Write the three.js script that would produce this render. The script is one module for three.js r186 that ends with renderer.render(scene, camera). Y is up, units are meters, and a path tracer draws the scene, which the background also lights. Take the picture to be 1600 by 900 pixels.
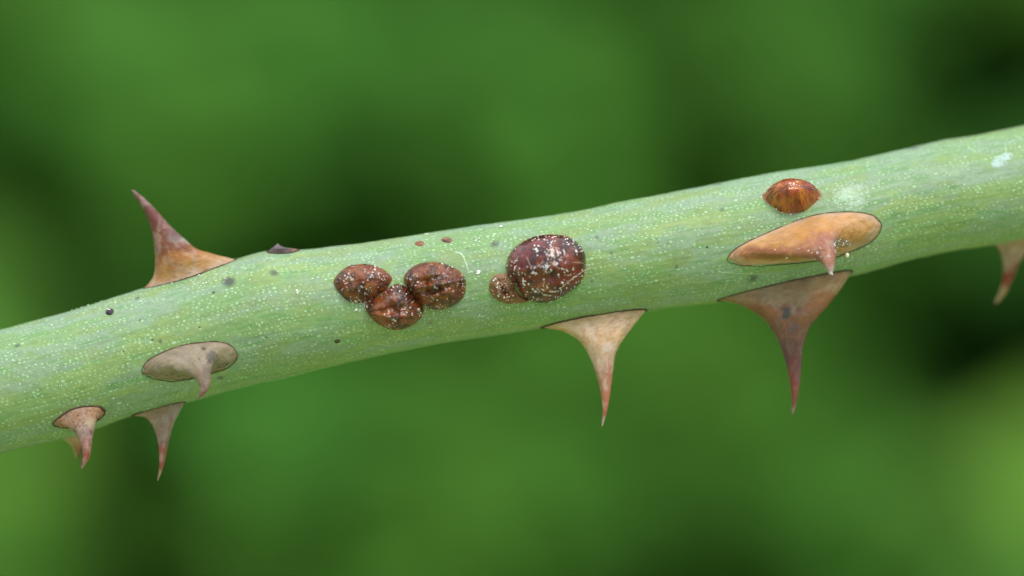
import * as THREE from 'three';
import { mergeGeometries } from 'three/addons/utils/BufferGeometryUtils.js';

// ---------------------------------------------------------------- camera, sky, sun, exposure
// One unit is a metre. U is the size of one "grid step" of the stem sheet (35 micrometres); the stem is about 6.5 mm thick.
const U = 3.5e-5, D = 0.30;
const scene = new THREE.Scene();
const camera = new THREE.PerspectiveCamera(2 * Math.atan(450 * U / D) * 180 / Math.PI, 16 / 9, 0.02, 60);
camera.position.set(0, 0, D);
camera.lookAt(0, 0, 0);
camera.focus = D - 70 * U;
camera.userData.fStop = 12.5;

const skyW = 64, skyH = 32, skyData = new Float32Array(skyW * skyH * 4);
for (let j = 0; j < skyH; j++) for (let i = 0; i < skyW; i++) {
  const el = ((j + 0.5) / skyH - 0.5) * Math.PI, k = Math.max(0, Math.sin(el)), o = (j * skyW + i) * 4;
  const l = 0.45 + 0.82 * k;
  skyData[o] = l * 0.92; skyData[o + 1] = l * 0.98; skyData[o + 2] = l * 1.08; skyData[o + 3] = 1;
}
const sky = new THREE.DataTexture(skyData, skyW, skyH, THREE.RGBAFormat, THREE.FloatType);
sky.mapping = THREE.EquirectangularReflectionMapping; sky.magFilter = THREE.LinearFilter; sky.needsUpdate = true;
scene.background = sky; scene.environment = sky;

const sun = new THREE.DirectionalLight(new THREE.Color(1, 0.94, 0.83), 1.5);
sun.position.set(0.38, 1.0, 0.72); sun.target.position.set(0, 0, 0);
sun.castShadow = true; sun.shadow.radius = 40; sun.shadow.mapSize.set(2048, 2048);
Object.assign(sun.shadow.camera, { left: -0.6, right: 0.6, top: 0.6, bottom: -0.6, near: 0.05, far: 4 });
scene.add(sun, sun.target);

const renderer = new THREE.WebGLRenderer({ antialias: true });
renderer.toneMapping = THREE.LinearToneMapping;
renderer.toneMappingExposure = 1.56;
renderer.shadowMap.enabled = true;

// ---------------------------------------------------------------- helpers
let seed = 12345;
const rnd = () => { seed = (seed + 0x6D2B79F5) | 0; let t = Math.imul(seed ^ (seed >>> 15), 1 | seed); t = (t + Math.imul(t ^ (t >>> 7), 61 | t)) ^ t; return ((t ^ (t >>> 14)) >>> 0) / 4294967296; };
const rr = (a, b) => a + (b - a) * rnd();
const clamp = (x, a = 0, b = 1) => Math.min(b, Math.max(a, x));
const mix = (a, b, t) => a + (b - a) * t;
const sst = (a, b, x) => { const t = clamp((x - a) / (b - a)); return t * t * (3 - 2 * t); };
const mix3 = (a, b, t) => [mix(a[0], b[0], t), mix(a[1], b[1], t), mix(a[2], b[2], t)];
const hash = (x, y, z) => { let h = Math.imul(x, 374761393) ^ Math.imul(y, 668265263) ^ Math.imul(z, 1274126177); h = Math.imul(h ^ (h >>> 13), 1274126177); return ((h ^ (h >>> 16)) >>> 0) / 4294967296; };
function noise(x, y, z = 0) {                                   // value noise, 0..1
  const xi = Math.floor(x), yi = Math.floor(y), zi = Math.floor(z);
  let fx = x - xi, fy = y - yi, fz = z - zi;
  fx = fx * fx * (3 - 2 * fx); fy = fy * fy * (3 - 2 * fy);
  const a = mix(mix(hash(xi, yi, zi), hash(xi + 1, yi, zi), fx), mix(hash(xi, yi + 1, zi), hash(xi + 1, yi + 1, zi), fx), fy);
  if (fz === 0) return a;
  fz = fz * fz * (3 - 2 * fz); zi;
  const b = mix(mix(hash(xi, yi, zi + 1), hash(xi + 1, yi, zi + 1), fx), mix(hash(xi, yi + 1, zi + 1), hash(xi + 1, yi + 1, zi + 1), fx), fy);
  return mix(a, b, fz);
}
const fbm = (x, y, z = 0, n = 3) => { let s = 0, a = 0.5, t = 0; for (let k = 0; k < n; k++) { s += a * noise(x, y, z); t += a; a *= 0.5; x = x * 2.03 + 17.1; y = y * 2.03 + 5.7; z = z * 2.03; } return (s / t - 0.5) * 1.5 + 0.5; };
const smoothTable = (tab) => (x) => {                            // Catmull-Rom through [x, y] pairs, straight beyond the ends
  const n = tab.length;
  if (x <= tab[0][0]) return tab[0][1] + (x - tab[0][0]) * (tab[1][1] - tab[0][1]) / (tab[1][0] - tab[0][0]);
  if (x >= tab[n - 1][0]) return tab[n - 1][1] + (x - tab[n - 1][0]) * (tab[n - 1][1] - tab[n - 2][1]) / (tab[n - 1][0] - tab[n - 2][0]);
  let i = 0; while (x > tab[i + 1][0]) i++;
  const m = (k) => { const a = tab[Math.max(0, k - 1)], b = tab[Math.min(n - 1, k + 1)]; return (b[1] - a[1]) / (b[0] - a[0]); };
  const h = tab[i + 1][0] - tab[i][0], t = (x - tab[i][0]) / h, t2 = t * t, t3 = t2 * t;
  return (2 * t3 - 3 * t2 + 1) * tab[i][1] + (t3 - 2 * t2 + t) * h * m(i) + (3 * t2 - 2 * t3) * tab[i + 1][1] + (t3 - t2) * h * m(i + 1);
};
const taken = {};
const numbered = (n) => { const k = taken[n] = (taken[n] ?? -1) + 1; return k ? `${n}_${String(k).padStart(3, '0')}` : n; };
const shade = (m) => { m.castShadow = true; m.receiveShadow = true; return m; };
const rgb = (r, g, b) => new THREE.Color().setRGB(r, g, b);
function gridGeometry(nr, nt, at, color, closeTip) {             // nr rings of nt points; the last ring may close to a point
  const pos = [], col = [], idx = [];
  for (let i = 0; i < nr; i++) for (let j = 0; j < nt; j++) { const p = at(i / (nr - 1), j / nt * 2 * Math.PI); pos.push(p.x, p.y, p.z); if (color) col.push(...color(i / (nr - 1), j / nt * 2 * Math.PI, p)); }
  for (let i = 0; i < nr - 1; i++) for (let j = 0; j < nt; j++) { const a = i * nt + j, b = i * nt + (j + 1) % nt; idx.push(a, b, b + nt, a, b + nt, a + nt); }
  if (closeTip) { const c = pos.length / 3; pos.push(closeTip.x, closeTip.y, closeTip.z); if (color) col.push(...col.slice(-3)); for (let j = 0; j < nt; j++) idx.push((nr - 1) * nt + j, (nr - 1) * nt + (j + 1) % nt, c); }
  const g = new THREE.BufferGeometry();
  g.setAttribute('position', new THREE.Float32BufferAttribute(pos, 3));
  if (color) g.setAttribute('color', new THREE.Float32BufferAttribute(col, 3));
  g.setIndex(idx); g.computeVertexNormals();
  return g;
}
function faceOut(g, centre, outward) {                           // turn the winding so that the normals look outwards
  const p = g.attributes.position, n = g.attributes.normal; let s = 0; const v = new THREE.Vector3(), w = new THREE.Vector3();
  for (let i = 0; i < p.count; i += 7) { v.fromBufferAttribute(p, i).sub(centre); if (outward) v.addScaledVector(outward, 2e-4); w.fromBufferAttribute(n, i); s += v.normalize().dot(w); }
  if (s < 0) { const ix = g.index.array; for (let i = 0; i < ix.length; i += 3) { const t = ix[i]; ix[i] = ix[i + 1]; ix[i + 1] = t; } g.computeVertexNormals(); }
  return g;
}

// ---------------------------------------------------------------- the stem's course (grid steps of U; x to the side, y downwards, z towards the viewer)
const place = (x, y, z = 0) => { const f = (D - z * U) / D; return new THREE.Vector3((x - 800) * U * f, (450 - y) * U * f, z * U); };
const upperEdge = smoothTable([[-600, 640], [-200, 562], [0, 515], [100, 488], [172, 467], [220, 452], [300, 427], [365, 406], [400, 397], [430, 390], [470, 389], [560, 380], [620, 371], [700, 359], [790, 346], [880, 333], [980, 314], [1120, 287], [1220, 267], [1340, 248], [1440, 226], [1530, 209], [1600, 196], [1900, 140], [2300, 60]]);
const lowerEdge = smoothTable([[-600, 838], [-200, 757], [0, 708], [100, 686], [170, 662], [210, 651], [290, 629], [400, 600], [500, 576], [602, 554], [700, 535], [800, 520], [850, 512], [930, 499], [1010, 487], [1120, 473], [1200, 460], [1335, 431], [1380, 417], [1440, 402], [1560, 382], [1600, 373], [1900, 318], [2300, 236]]);
const depthOf = (s) => s > 850 ? -70 * Math.pow((s - 850) / 750, 1.4) : s < 200 ? -12 * Math.pow((200 - s) / 400, 1.3) : 0;
const centreOf = (s) => place(s, (upperEdge(s) + lowerEdge(s)) / 2, depthOf(s));
const frameCache = new Map();
function frameAt(s) {
  const key = Math.round(s * 4); if (frameCache.has(key)) return frameCache.get(key); s = key / 4;
  const c = centreOf(s), t = centreOf(s + 45).sub(centreOf(s - 45)).normalize();
  const z = new THREE.Vector3(0, 0, 1).addScaledVector(t, -t.z).normalize(), up = new THREE.Vector3().crossVectors(z, t).normalize();
  const slope = Math.hypot(t.x, t.z) ? Math.abs(t.x) : 1;
  const f = { c, t, up, z, r: (lowerEdge(s) - upperEdge(s)) / 2 * slope * U * (D - depthOf(s) * U) / D };
  frameCache.set(key, f); return f;
}
function onStem(s, phi, lift = 0) { const f = frameAt(s), r = f.r + lift * U; return f.c.clone().addScaledVector(f.up, Math.cos(phi) * r).addScaledVector(f.z, Math.sin(phi) * r); }
const normalAt = (s, phi) => { const f = frameAt(s); return f.up.clone().multiplyScalar(Math.cos(phi)).addScaledVector(f.z, Math.sin(phi)); };
const gridOf = (p) => { const f = D / (D - p.z); return [800 + p.x * f / U, 450 - p.y * f / U]; };
function spot(x, y) {                                            // where on the front of the stem the grid point (x, y) lies: [s, phi]
  let s = x, c = 0;
  for (let k = 0; k < 25; k++) { const q = gridOf(onStem(s, Math.acos(c))); s += (x - q[0]) * 0.8; c = clamp(c - (y - q[1]) / 95 * 0.8, -0.998, 0.998); }
  return [s, Math.acos(c)];
}
function toStem(p, lift) {                                       // the nearest point of the stem's skin
  let s = p.x / U + 800; for (let k = 0; k < 8; k++) { const f = frameAt(s); s += p.clone().sub(f.c).dot(f.t) / U; }
  const f = frameAt(s), n = p.clone().sub(f.c); n.addScaledVector(f.t, -n.dot(f.t)).normalize();
  return f.c.clone().addScaledVector(n, f.r + lift * U);
}

// ---------------------------------------------------------------- the setting: unseen ground added for bounce light, and the leaves far behind
{
  const n = 256, d = new Uint8Array(n * n * 4);
  for (let j = 0; j < n; j++) for (let i = 0; i < n; i++) { const k = fbm(i / 12, j / 12, 0, 4), o = (j * n + i) * 4; d[o] = 110 + 60 * k; d[o + 1] = 125 + 60 * k; d[o + 2] = 75 + 50 * k; d[o + 3] = 255; }
  const t = new THREE.DataTexture(d, n, n); t.colorSpace = THREE.SRGBColorSpace; t.wrapS = t.wrapT = THREE.RepeatWrapping; t.repeat.set(20, 20); t.magFilter = THREE.LinearFilter; t.needsUpdate = true;
  const g = shade(new THREE.Mesh(new THREE.PlaneGeometry(40, 40).rotateX(-Math.PI / 2), new THREE.MeshStandardMaterial({ map: t, roughness: 1 })));
  g.name = 'ground'; g.position.y = -0.75; g.userData = { kind: 'structure', label: 'unseen pale ground sheet added to bounce light up onto the rose stem', category: 'ground' }; scene.add(g);  // out of view; added, and kept pale, to bounce fill under the stem
}
{
  // one leaflet, 44 mm long, folded at the midrib
  const nu = 8, nv = 4, pos = [], idx = [];
  for (let i = 0; i <= nu; i++) for (let j = -nv; j <= nv; j++) {
    const t = i / nu, w = 0.0145 * Math.pow(Math.sin(Math.PI * Math.pow(t, 0.8)), 0.8) + 1e-5, x = j / nv;
    pos.push(x * w, (t - 0.5) * 0.044, Math.abs(x) * w * 0.35 - 0.006 * (t - 0.5) * (t - 0.5) * 4);
  }
  for (let i = 0; i < nu; i++) for (let j = 0; j < 2 * nv; j++) { const a = i * (2 * nv + 1) + j, b = a + 2 * nv + 1; idx.push(a, a + 1, b + 1, a, b + 1, b); }
  const leaf = new THREE.BufferGeometry(); leaf.setAttribute('position', new THREE.Float32BufferAttribute(pos, 3)); leaf.setIndex(idx); leaf.computeVertexNormals();
  // the bush stands 0.6 m behind the stem. Its face has hollows, through which one looks into the shaded inside, and shoots that stand out
  // and hold their leaves up to the light; some also have brightness painted into their leaf colour. Places are given on the stem's sheet, three times as large at the bush: [across, down, radius]
  const B = 3, wx = (x) => (x - 800) * B * U, wy = (y) => (450 - y) * B * U;
  const hollows = [[-60, 330, 190], [1020, -10, 130], [1530, 120, 165], [1590, 570, 240], [1390, 520, 140], [200, 890, 150], [320, 760, 80], [170, 440, 60], [1310, 190, 90]];
  const shoots = [[-60, 560, 150, 1], [-50, 740, 160, 1], [1670, 900, 180, 1], [620, 700, 190, 0], [900, 640, 190, 0], [1110, 640, 130, 0], [150, 100, 170, 0], [560, 130, 130, 0], [810, 150, 130, 0], [1190, 130, 130, 0], [330, 240, 130, 0]];  // last value: leaves coloured yellower and brighter, as if sunlit
  const N = 26000, NB = 28000, NS = shoots.reduce((a, q) => a + Math.round(q[2] * q[2] / 230), 0), o = new THREE.Object3D(), face = new THREE.Vector3(), zAxis = new THREE.Vector3(0, 0, 1), turn = new THREE.Quaternion();
  const m = new THREE.InstancedMesh(leaf, new THREE.MeshPhysicalMaterial({ color: 0xffffff, roughness: 0.8, specularIntensity: 0.25, side: THREE.DoubleSide }), N + NS + NB);
  let count = 0;
  const put = (x, y, z, fx, fy, fz, spread, young) => {
    face.set(fx + rr(-spread, spread), fy + rr(-spread, spread), fz + rr(-spread, spread)).normalize();
    o.quaternion.setFromUnitVectors(zAxis, face).multiply(turn.setFromAxisAngle(zAxis, rr(0, 6.28)));
    o.position.set(x, y, z); o.scale.setScalar(rr(0.45, 0.8) * (z < -1.2 ? 2 : 1)); o.updateMatrix(); m.setMatrixAt(count, o.matrix);
    const c = young ? [0.12, 0.285, 0.04] : [0.055, 0.172, 0.020], f = rr(0.75, 1.25), g = rr(0.85, 1.15); m.setColorAt(count++, rgb(c[0] * f * g, c[1] * f, c[2] * f / g));  // young: yellower leaf hue, with sunlit brightness painted into the colour
  };
  const inHollow = (x, y, z) => hollows.some(([gx, gy, r]) => Math.pow((x - wx(gx)) / (r * B * U), 2) + Math.pow((y - wy(gy)) / (r * B * U), 2) + Math.pow((z + 0.5) / 0.5, 2) < 1);
  while (count < N) {
    const near = count < 6000, half = near ? 0.19 : 0.5, x = rr(-half, half), y = near ? rr(-0.14, 0.14) : rr(-0.4, 1.0), z = -rr(0.54, near ? 0.72 : 1.15);
    if (inHollow(x, y, z)) continue;
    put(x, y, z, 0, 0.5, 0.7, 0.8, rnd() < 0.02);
  }
  for (let k = 0; k < NB; k++) put(rr(-1.1, 1.1), rr(-0.75, 1.0), -rr(1.25, 1.9), 0, 0.5, 0.7, 0.9, false);   // the depth of the bush
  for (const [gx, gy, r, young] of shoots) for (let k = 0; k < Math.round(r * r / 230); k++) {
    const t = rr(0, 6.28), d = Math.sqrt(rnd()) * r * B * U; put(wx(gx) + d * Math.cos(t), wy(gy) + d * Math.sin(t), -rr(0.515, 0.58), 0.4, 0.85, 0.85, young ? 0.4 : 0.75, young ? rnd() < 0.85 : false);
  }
  m.name = 'foliage'; m.castShadow = m.receiveShadow = true;
  m.userData = { kind: 'stuff', label: 'soft blurred mass of green garden leaves behind the stem', category: 'foliage' }; scene.add(m);
}

// ---------------------------------------------------------------- rose stem
const stem = new THREE.Group(); stem.name = 'rose_stem';
stem.userData = { label: 'thick green thorny rose stem with pale lenticel dots and brown scale insects on it', category: 'stem' };
scene.add(stem);
const toSRGB = (c) => 255 * clamp(c <= 0.0031308 ? c * 12.92 : 1.055 * Math.pow(c, 1 / 2.4) - 0.055);
{
  const W = 2048, H = 1024, S0 = -25, SW = 1650, AR = 90, full = 2 * Math.PI * AR;
  const C = [new Float32Array(W * H), new Float32Array(W * H), new Float32Array(W * H)], B = new Float32Array(W * H), RG = new Float32Array(W * H);
  const green = [0.225, 0.36, 0.15], yellow = [0.285, 0.40, 0.15], bloom = [0.265, 0.375, 0.255], dusk = [0.125, 0.275, 0.085], olive = [0.25, 0.335, 0.115];
  for (let j = 0; j < H; j++) for (let i = 0; i < W; i++) {
    const s = S0 + (i + 0.5) / W * SW, a = (j + 0.5) / H * full, o = j * W + i;
    const wob = a + 9 * (noise(s / 260, a / 90) - 0.5);
    const long = fbm(s / 150, wob / 13, 0, 3), fine = fbm(s / 42 + 50, wob / 4.5, 0, 2), patch = fbm(s / 210 + 9, wob / 48 + 3, 0, 3), small = fbm(s / 22, wob / 16 + 40, 0, 2), grain = hash(i, j, 3);
    let c = mix3(green, yellow, sst(0.42, 0.8, long * 0.5 + patch * 0.5));
    c = mix3(c, bloom, 0.85 * sst(0.4, 0.72, fbm(s / 120 + 31, wob / 24, 0, 3) * 0.7 + 0.3 * small + 0.05));
    c = mix3(c, dusk, 0.6 * sst(0.56, 0.85, fine * 0.7 + small * 0.3));
    c = mix3(c, olive, 0.5 * sst(0.62, 0.8, fbm(s / 70 + 77, wob / 20 + 11, 0, 2)));
    const k = 0.82 + 0.13 * fine + 0.12 * (grain - 0.5) + 0.14 * (fbm(s / 5, a / 4, 0, 2) - 0.5);
    for (let q = 0; q < 3; q++) C[q][o] = c[q] * k;
    B[o] = 0.30 + 0.22 * fbm(s / 60, wob / 7, 5, 3) + 0.05 * noise(s / 3, a / 3) + 0.02 * grain; RG[o] = 0;
  }
  const stamp = (s, a, ra, rb, col, alpha, bump = 0, soft = 0.5, turn = 0, rough = 0) => {
    const R = Math.max(ra, rb) * 1.05, i0 = Math.floor((s - R - S0) / SW * W), i1 = Math.ceil((s + R - S0) / SW * W), j0 = Math.floor((a - R) / full * H), j1 = Math.ceil((a + R) / full * H), ct = Math.cos(turn), st = Math.sin(turn);
    for (let j = j0; j <= j1; j++) for (let i = Math.max(0, i0); i <= Math.min(W - 1, i1); i++) {
      const x = S0 + (i + 0.5) / W * SW - s, y = (j + 0.5) / H * full - a, d = Math.hypot((x * ct + y * st) / ra, (-x * st + y * ct) / rb);
      if (d >= 1) continue;
      const k = (1 - sst(1 - soft, 1, d)) * alpha * (rough ? sst(0.5 - rough * 0.5, 0.5 + rough * 0.4, fbm(x / 4 + s, y / 4 + a, 0, 3) + 0.25 * (1 - d)) : 1), o = ((j + H) % H) * W + i;
      for (let q = 0; q < 3; q++) C[q][o] = mix(C[q][o], col[q], k);
      B[o] += bump * (1 - sst(1 - soft, 1, d)) * (rough ? k / alpha : 1);
    }
  };
  // pale lenticels in broken rows along the stem, with darker green dashes between
  for (let a = 2, row = 0; a < full; a += rr(3.8, 5.8), row++) for (let s = S0 + rr(0, 20); s < S0 + SW; s += rr(5.5, 10)) {
    const gate = fbm(s / 34, row * 0.9 + 60, 0, 2) + 0.35 * (fbm(s / 90 + 5, a / 40, 0, 2) - 0.5), w = a + 4 * (noise(s / 140, a / 60) - 0.5);
    if (gate < 0.42) { if (rnd() < 0.05) stamp(s, w, rr(6, 16), rr(1.2, 2.2), dusk, 0.25, -0.04, 0.9); continue; }
    if (rnd() < 0.25) continue;
    const r = mix(1.2, 2.4, Math.pow(rnd(), 1.2)) * (rnd() < 0.06 ? 1.4 : 1), y = w + rr(-1.1, 1.1);
    stamp(s + rr(-3, 3), y, r * 3.4, r * 2, dusk, 0.3, -0.03, 0.95);
    stamp(s, y, r * rr(1.1, 1.7), r, [0.48, 0.63, 0.44], rr(0.35, 0.9), 0.10, 0.85);
  }
  for (let k = 0; k < 5000; k++) stamp(S0 + rnd() * SW, rnd() * full, rr(0.6, 1.0), rr(0.6, 1.0), [0.55, 0.68, 0.48], rr(0.2, 0.7), 0.05, 0.6);
  for (let k = 0; k < 500; k++) stamp(S0 + rnd() * SW, rnd() * full, rr(0.6, 1.3), rr(0.5, 0.9), [0.10, 0.09, 0.05], rr(0.2, 0.7), 0, 0.5);
  // marks that stand at known places: dark sooty specks, wax residue, scratches
  const mark = (x, y, ra, rb, ...rest) => { const [s, phi] = spot(x, y); stamp(s, phi * AR, ra, rb, ...rest); };
  const soot = [0.07, 0.085, 0.065];
  for (const [x, y, r, al] of [[357, 440, 15, 0.85], [428, 426, 10, 0.65], [773, 381, 11, 0.6], [27, 540, 6, 0.6], [250, 533, 6, 0.45], [932, 371, 6, 0.4], [1128, 328, 6, 0.45], [1057, 417, 5, 0.5], [1047, 431, 4, 0.4], [1176, 435, 14, 0.55], [344, 591, 8, 0.5], [215, 466, 7, 0.45], [730, 388, 5, 0.35], [672, 505, 7, 0.25], [925, 440, 4, 0.5], [1043, 380, 3, 0.4], [1473, 232, 4, 0.4], [1122, 288, 12, 0.4], [1428, 231, 16, 0.5]])
    { mark(x, y, r, r * 0.85, soot, Math.min(1, al * 1.1), -0.05, 0.7, rnd() * 3); mark(x + 1, y, r * 0.45, r * 0.4, [0.09, 0.10, 0.085], al, 0.1, 0.6, 0, 0.7); }
  for (const [x, y, r] of [[238, 531, 2.2], [334, 457, 2.6], [416, 527, 1.8], [312, 511, 1.8], [955, 395, 1.8], [1105, 386, 2.4], [219, 500, 1.8], [193, 549, 1.6], [1028, 379, 1.4], [640, 470, 1.4]]) mark(x, y, r, r * 0.8, [0.035, 0.02, 0.015], 0.9, 0.1, 0.4);
  mark(527, 533, 5, 4.2, [0.04, 0.018, 0.012], 0.95, 0.25, 0.3); mark(527, 533, 2.4, 2, [0.16, 0.09, 0.06], 0.9, -0.1, 0.5);
  for (const [dx, dy, a, b] of [[0, 0, 31, 24], [-10, -4, 18, 14], [8, 6, 16, 12], [2, -12, 22, 8]]) mark(1330 + dx, 308 + dy, a, b, [0.44, 0.58, 0.46], 0.35, 0.08, 0.3, rr(-0.3, 0.3), 0.7);
  for (let k = 0; k < 40; k++) { const t = k / 40 * 6.28; mark(1330 + 28 * Math.cos(t) + rr(-2, 2), 308 + 21 * Math.sin(t) + rr(-2, 2), rr(2, 5), rr(1, 2.4), [0.52, 0.66, 0.54], 0.35, 0.08, 0.8, rr(0, 3)); }
  for (const [dx, dy, a, b] of [[0, 0, 22, 13], [7, -5, 12, 8], [-8, 5, 11, 8]]) mark(1565 + dx, 250 + dy, a, b, [0.42, 0.54, 0.54], 0.6, 0.15, 0.3, -0.45, 0.35);
  for (let k = 0; k <= 26; k++) { const t = k / 26; mark(712 + 23 * t + 2 * Math.sin(t * 5), 394 + 29 * t * t + 3 * t, rr(1.2, 2.2), rr(0.8, 1.4), [0.62, 0.80, 0.66], 0.65, 0.12, 0.6); }
  for (let k = 0; k <= 60; k++) { const t = k / 60; mark(1128 + 60 * t, 426 + 2.5 * t, 1.6, 0.7, [0.50, 0.66, 0.44], 0.5, 0.08, 0.7); }
  for (let k = 0; k <= 20; k++) { const t = k / 20; mark(590 + 22 * t, 537 + 3 * t, 1.4, 0.8, [0.55, 0.62, 0.35], 0.6, 0.05, 0.7); }
  for (let k = 0; k < 90; k++) { const [cx, cy, w, h] = [[330, 432, 30, 8], [200, 460, 60, 10], [730, 352, 80, 7], [60, 508, 60, 8], [640, 366, 40, 5], [1180, 440, 60, 8]][k % 6]; mark(cx + rr(-w, w), cy + rr(-h, h), rr(1.5, 6), rr(0.8, 2.2), [0.60, 0.72, 0.58], rr(0.25, 0.6), 0.1, 0.7, rr(-0.4, 0.1), 0.6); }
  const col = new Uint8Array(W * H * 4), bmp = new Uint8Array(W * H * 4);
  for (let o = 0; o < W * H; o++) { for (let q = 0; q < 3; q++) { col[o * 4 + q] = toSRGB(C[q][o]); bmp[o * 4 + q] = 255 * clamp(B[o]); } col[o * 4 + 3] = bmp[o * 4 + 3] = 255; }
  const tex = (d, srgb) => { const t = new THREE.DataTexture(d, W, H); t.wrapS = t.wrapT = THREE.RepeatWrapping; t.magFilter = THREE.LinearFilter; t.minFilter = THREE.LinearFilter; if (srgb) t.colorSpace = THREE.SRGBColorSpace; t.needsUpdate = true; return t; };
  const mat = new THREE.MeshPhysicalMaterial({ map: tex(col, true), bumpMap: tex(bmp, false), bumpScale: 3.2 * U, roughness: 0.5, specularIntensity: 0.5, sheen: 0.1, sheenRoughness: 0.6, sheenColor: rgb(0.7, 0.85, 0.75) });
  const ss = []; for (let s = -2400; s < -80; s += 60) ss.push(s); for (let s = -80; s < 1680; s += 5) ss.push(s); for (let s = 1680; s <= 4000; s += 60) ss.push(s);
  const NV = 160, pos = [], uv = [], idx = [];
  for (const s of ss) for (let j = 0; j <= NV; j++) {
    const phi = j / NV * 2 * Math.PI, q = phi % (2 * Math.PI), lump = 2.2 * (fbm(s / 55, 20 + 3 * Math.cos(q), 3 * Math.sin(q) + 9, 3) - 0.5) + 0.6 * (fbm(s / 12, 20 + 9 * Math.cos(q), 9 * Math.sin(q) + 19, 2) - 0.5);
    const p = onStem(s, phi, lump); pos.push(p.x, p.y, p.z); uv.push((s - S0) / SW, j / NV);
  }
  const w = NV + 1;
  for (let i = 0; i < ss.length - 1; i++) for (let j = 0; j < NV; j++) { const a = i * w + j; idx.push(a, a + w, a + w + 1, a, a + w + 1, a + 1); }
  for (const [i, flip] of [[0, 0], [ss.length - 1, 1]]) { const c = centreOf(ss[i]), k = pos.length / 3; pos.push(c.x, c.y, c.z); uv.push(0, 0); for (let j = 0; j < NV; j++) flip ? idx.push(i * w + j, k, i * w + j + 1) : idx.push(i * w + j, i * w + j + 1, k); }
  const g = new THREE.BufferGeometry(); g.setAttribute('position', new THREE.Float32BufferAttribute(pos, 3)); g.setAttribute('uv', new THREE.Float32BufferAttribute(uv, 2)); g.setIndex(idx); g.computeVertexNormals();
  const nn = g.attributes.normal; for (let i = 0; i < ss.length; i++) { const a = i * w, b = a + NV, x = nn.getX(a) + nn.getX(b), y = nn.getY(a) + nn.getY(b), z = nn.getZ(a) + nn.getZ(b), l = Math.hypot(x, y, z); nn.setXYZ(a, x / l, y / l, z / l); nn.setXYZ(b, x / l, y / l, z / l); }
  const probe = new THREE.Vector3().fromBufferAttribute(nn, Math.floor(ss.length / 2) * w + NV / 4);
  if (probe.z < 0) { const ix = g.index.array; for (let i = 0; i < ix.length; i += 3) { const t = ix[i]; ix[i] = ix[i + 1]; ix[i + 1] = t; } for (let i = 0; i < nn.array.length; i++) nn.array[i] *= -1; }
  const bark = shade(new THREE.Mesh(g, mat)); bark.name = 'bark'; stem.add(bark);
}

// crumbs: small squashed grains joined into one part
const waxMat = new THREE.MeshStandardMaterial({ color: rgb(0.80, 0.80, 0.78), roughness: 0.75 });
const grainShape = new THREE.IcosahedronGeometry(1, 0);
function crumbs(list, name, parent, m = waxMat) {                // list of [point, normal, size]
  if (!list.length) return;
  const parts = list.map(([p, n, r]) => { const g = grainShape.clone(); g.scale(r * rr(0.6, 1.7), r * rr(0.6, 1.3), r * rr(0.5, 0.8)); g.rotateZ(rr(0, 6.28)); g.applyQuaternion(new THREE.Quaternion().setFromUnitVectors(new THREE.Vector3(0, 0, 1), n)); g.translate(p.x + n.x * r * 0.25, p.y + n.y * r * 0.25, p.z + n.z * r * 0.25); return g; });
  const mesh = shade(new THREE.Mesh(mergeGeometries(parts), m)); mesh.name = name; mesh.userData.kind = 'stuff'; parent.add(mesh); return mesh;
}
function grainsOn(g, areas) {                                    // areas of [x, y, rx, ry, count, size]: grains on the vertices of g that lie there and face the viewer
  const p = g.attributes.position, n = g.attributes.normal, at = [], out = [];
  for (let i = 0; i < p.count; i++) if (n.getZ(i) > 0.05) { const v = new THREE.Vector3().fromBufferAttribute(p, i); at.push([...gridOf(v), v, new THREE.Vector3().fromBufferAttribute(n, i)]); }
  for (const [x, y, rx, ry, count, size] of areas) { const here = at.filter((e) => Math.hypot((e[0] - x) / rx, (e[1] - y) / ry) < 1); if (!here.length) continue; for (let k = 0; k < count * 0.6; k++) { const e = here[Math.floor(rnd() * here.length)]; out.push([e[2].clone(), e[3], 0.85 * size * U * rr(0.45, 1.25)]); } }
  return out;
}

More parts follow.
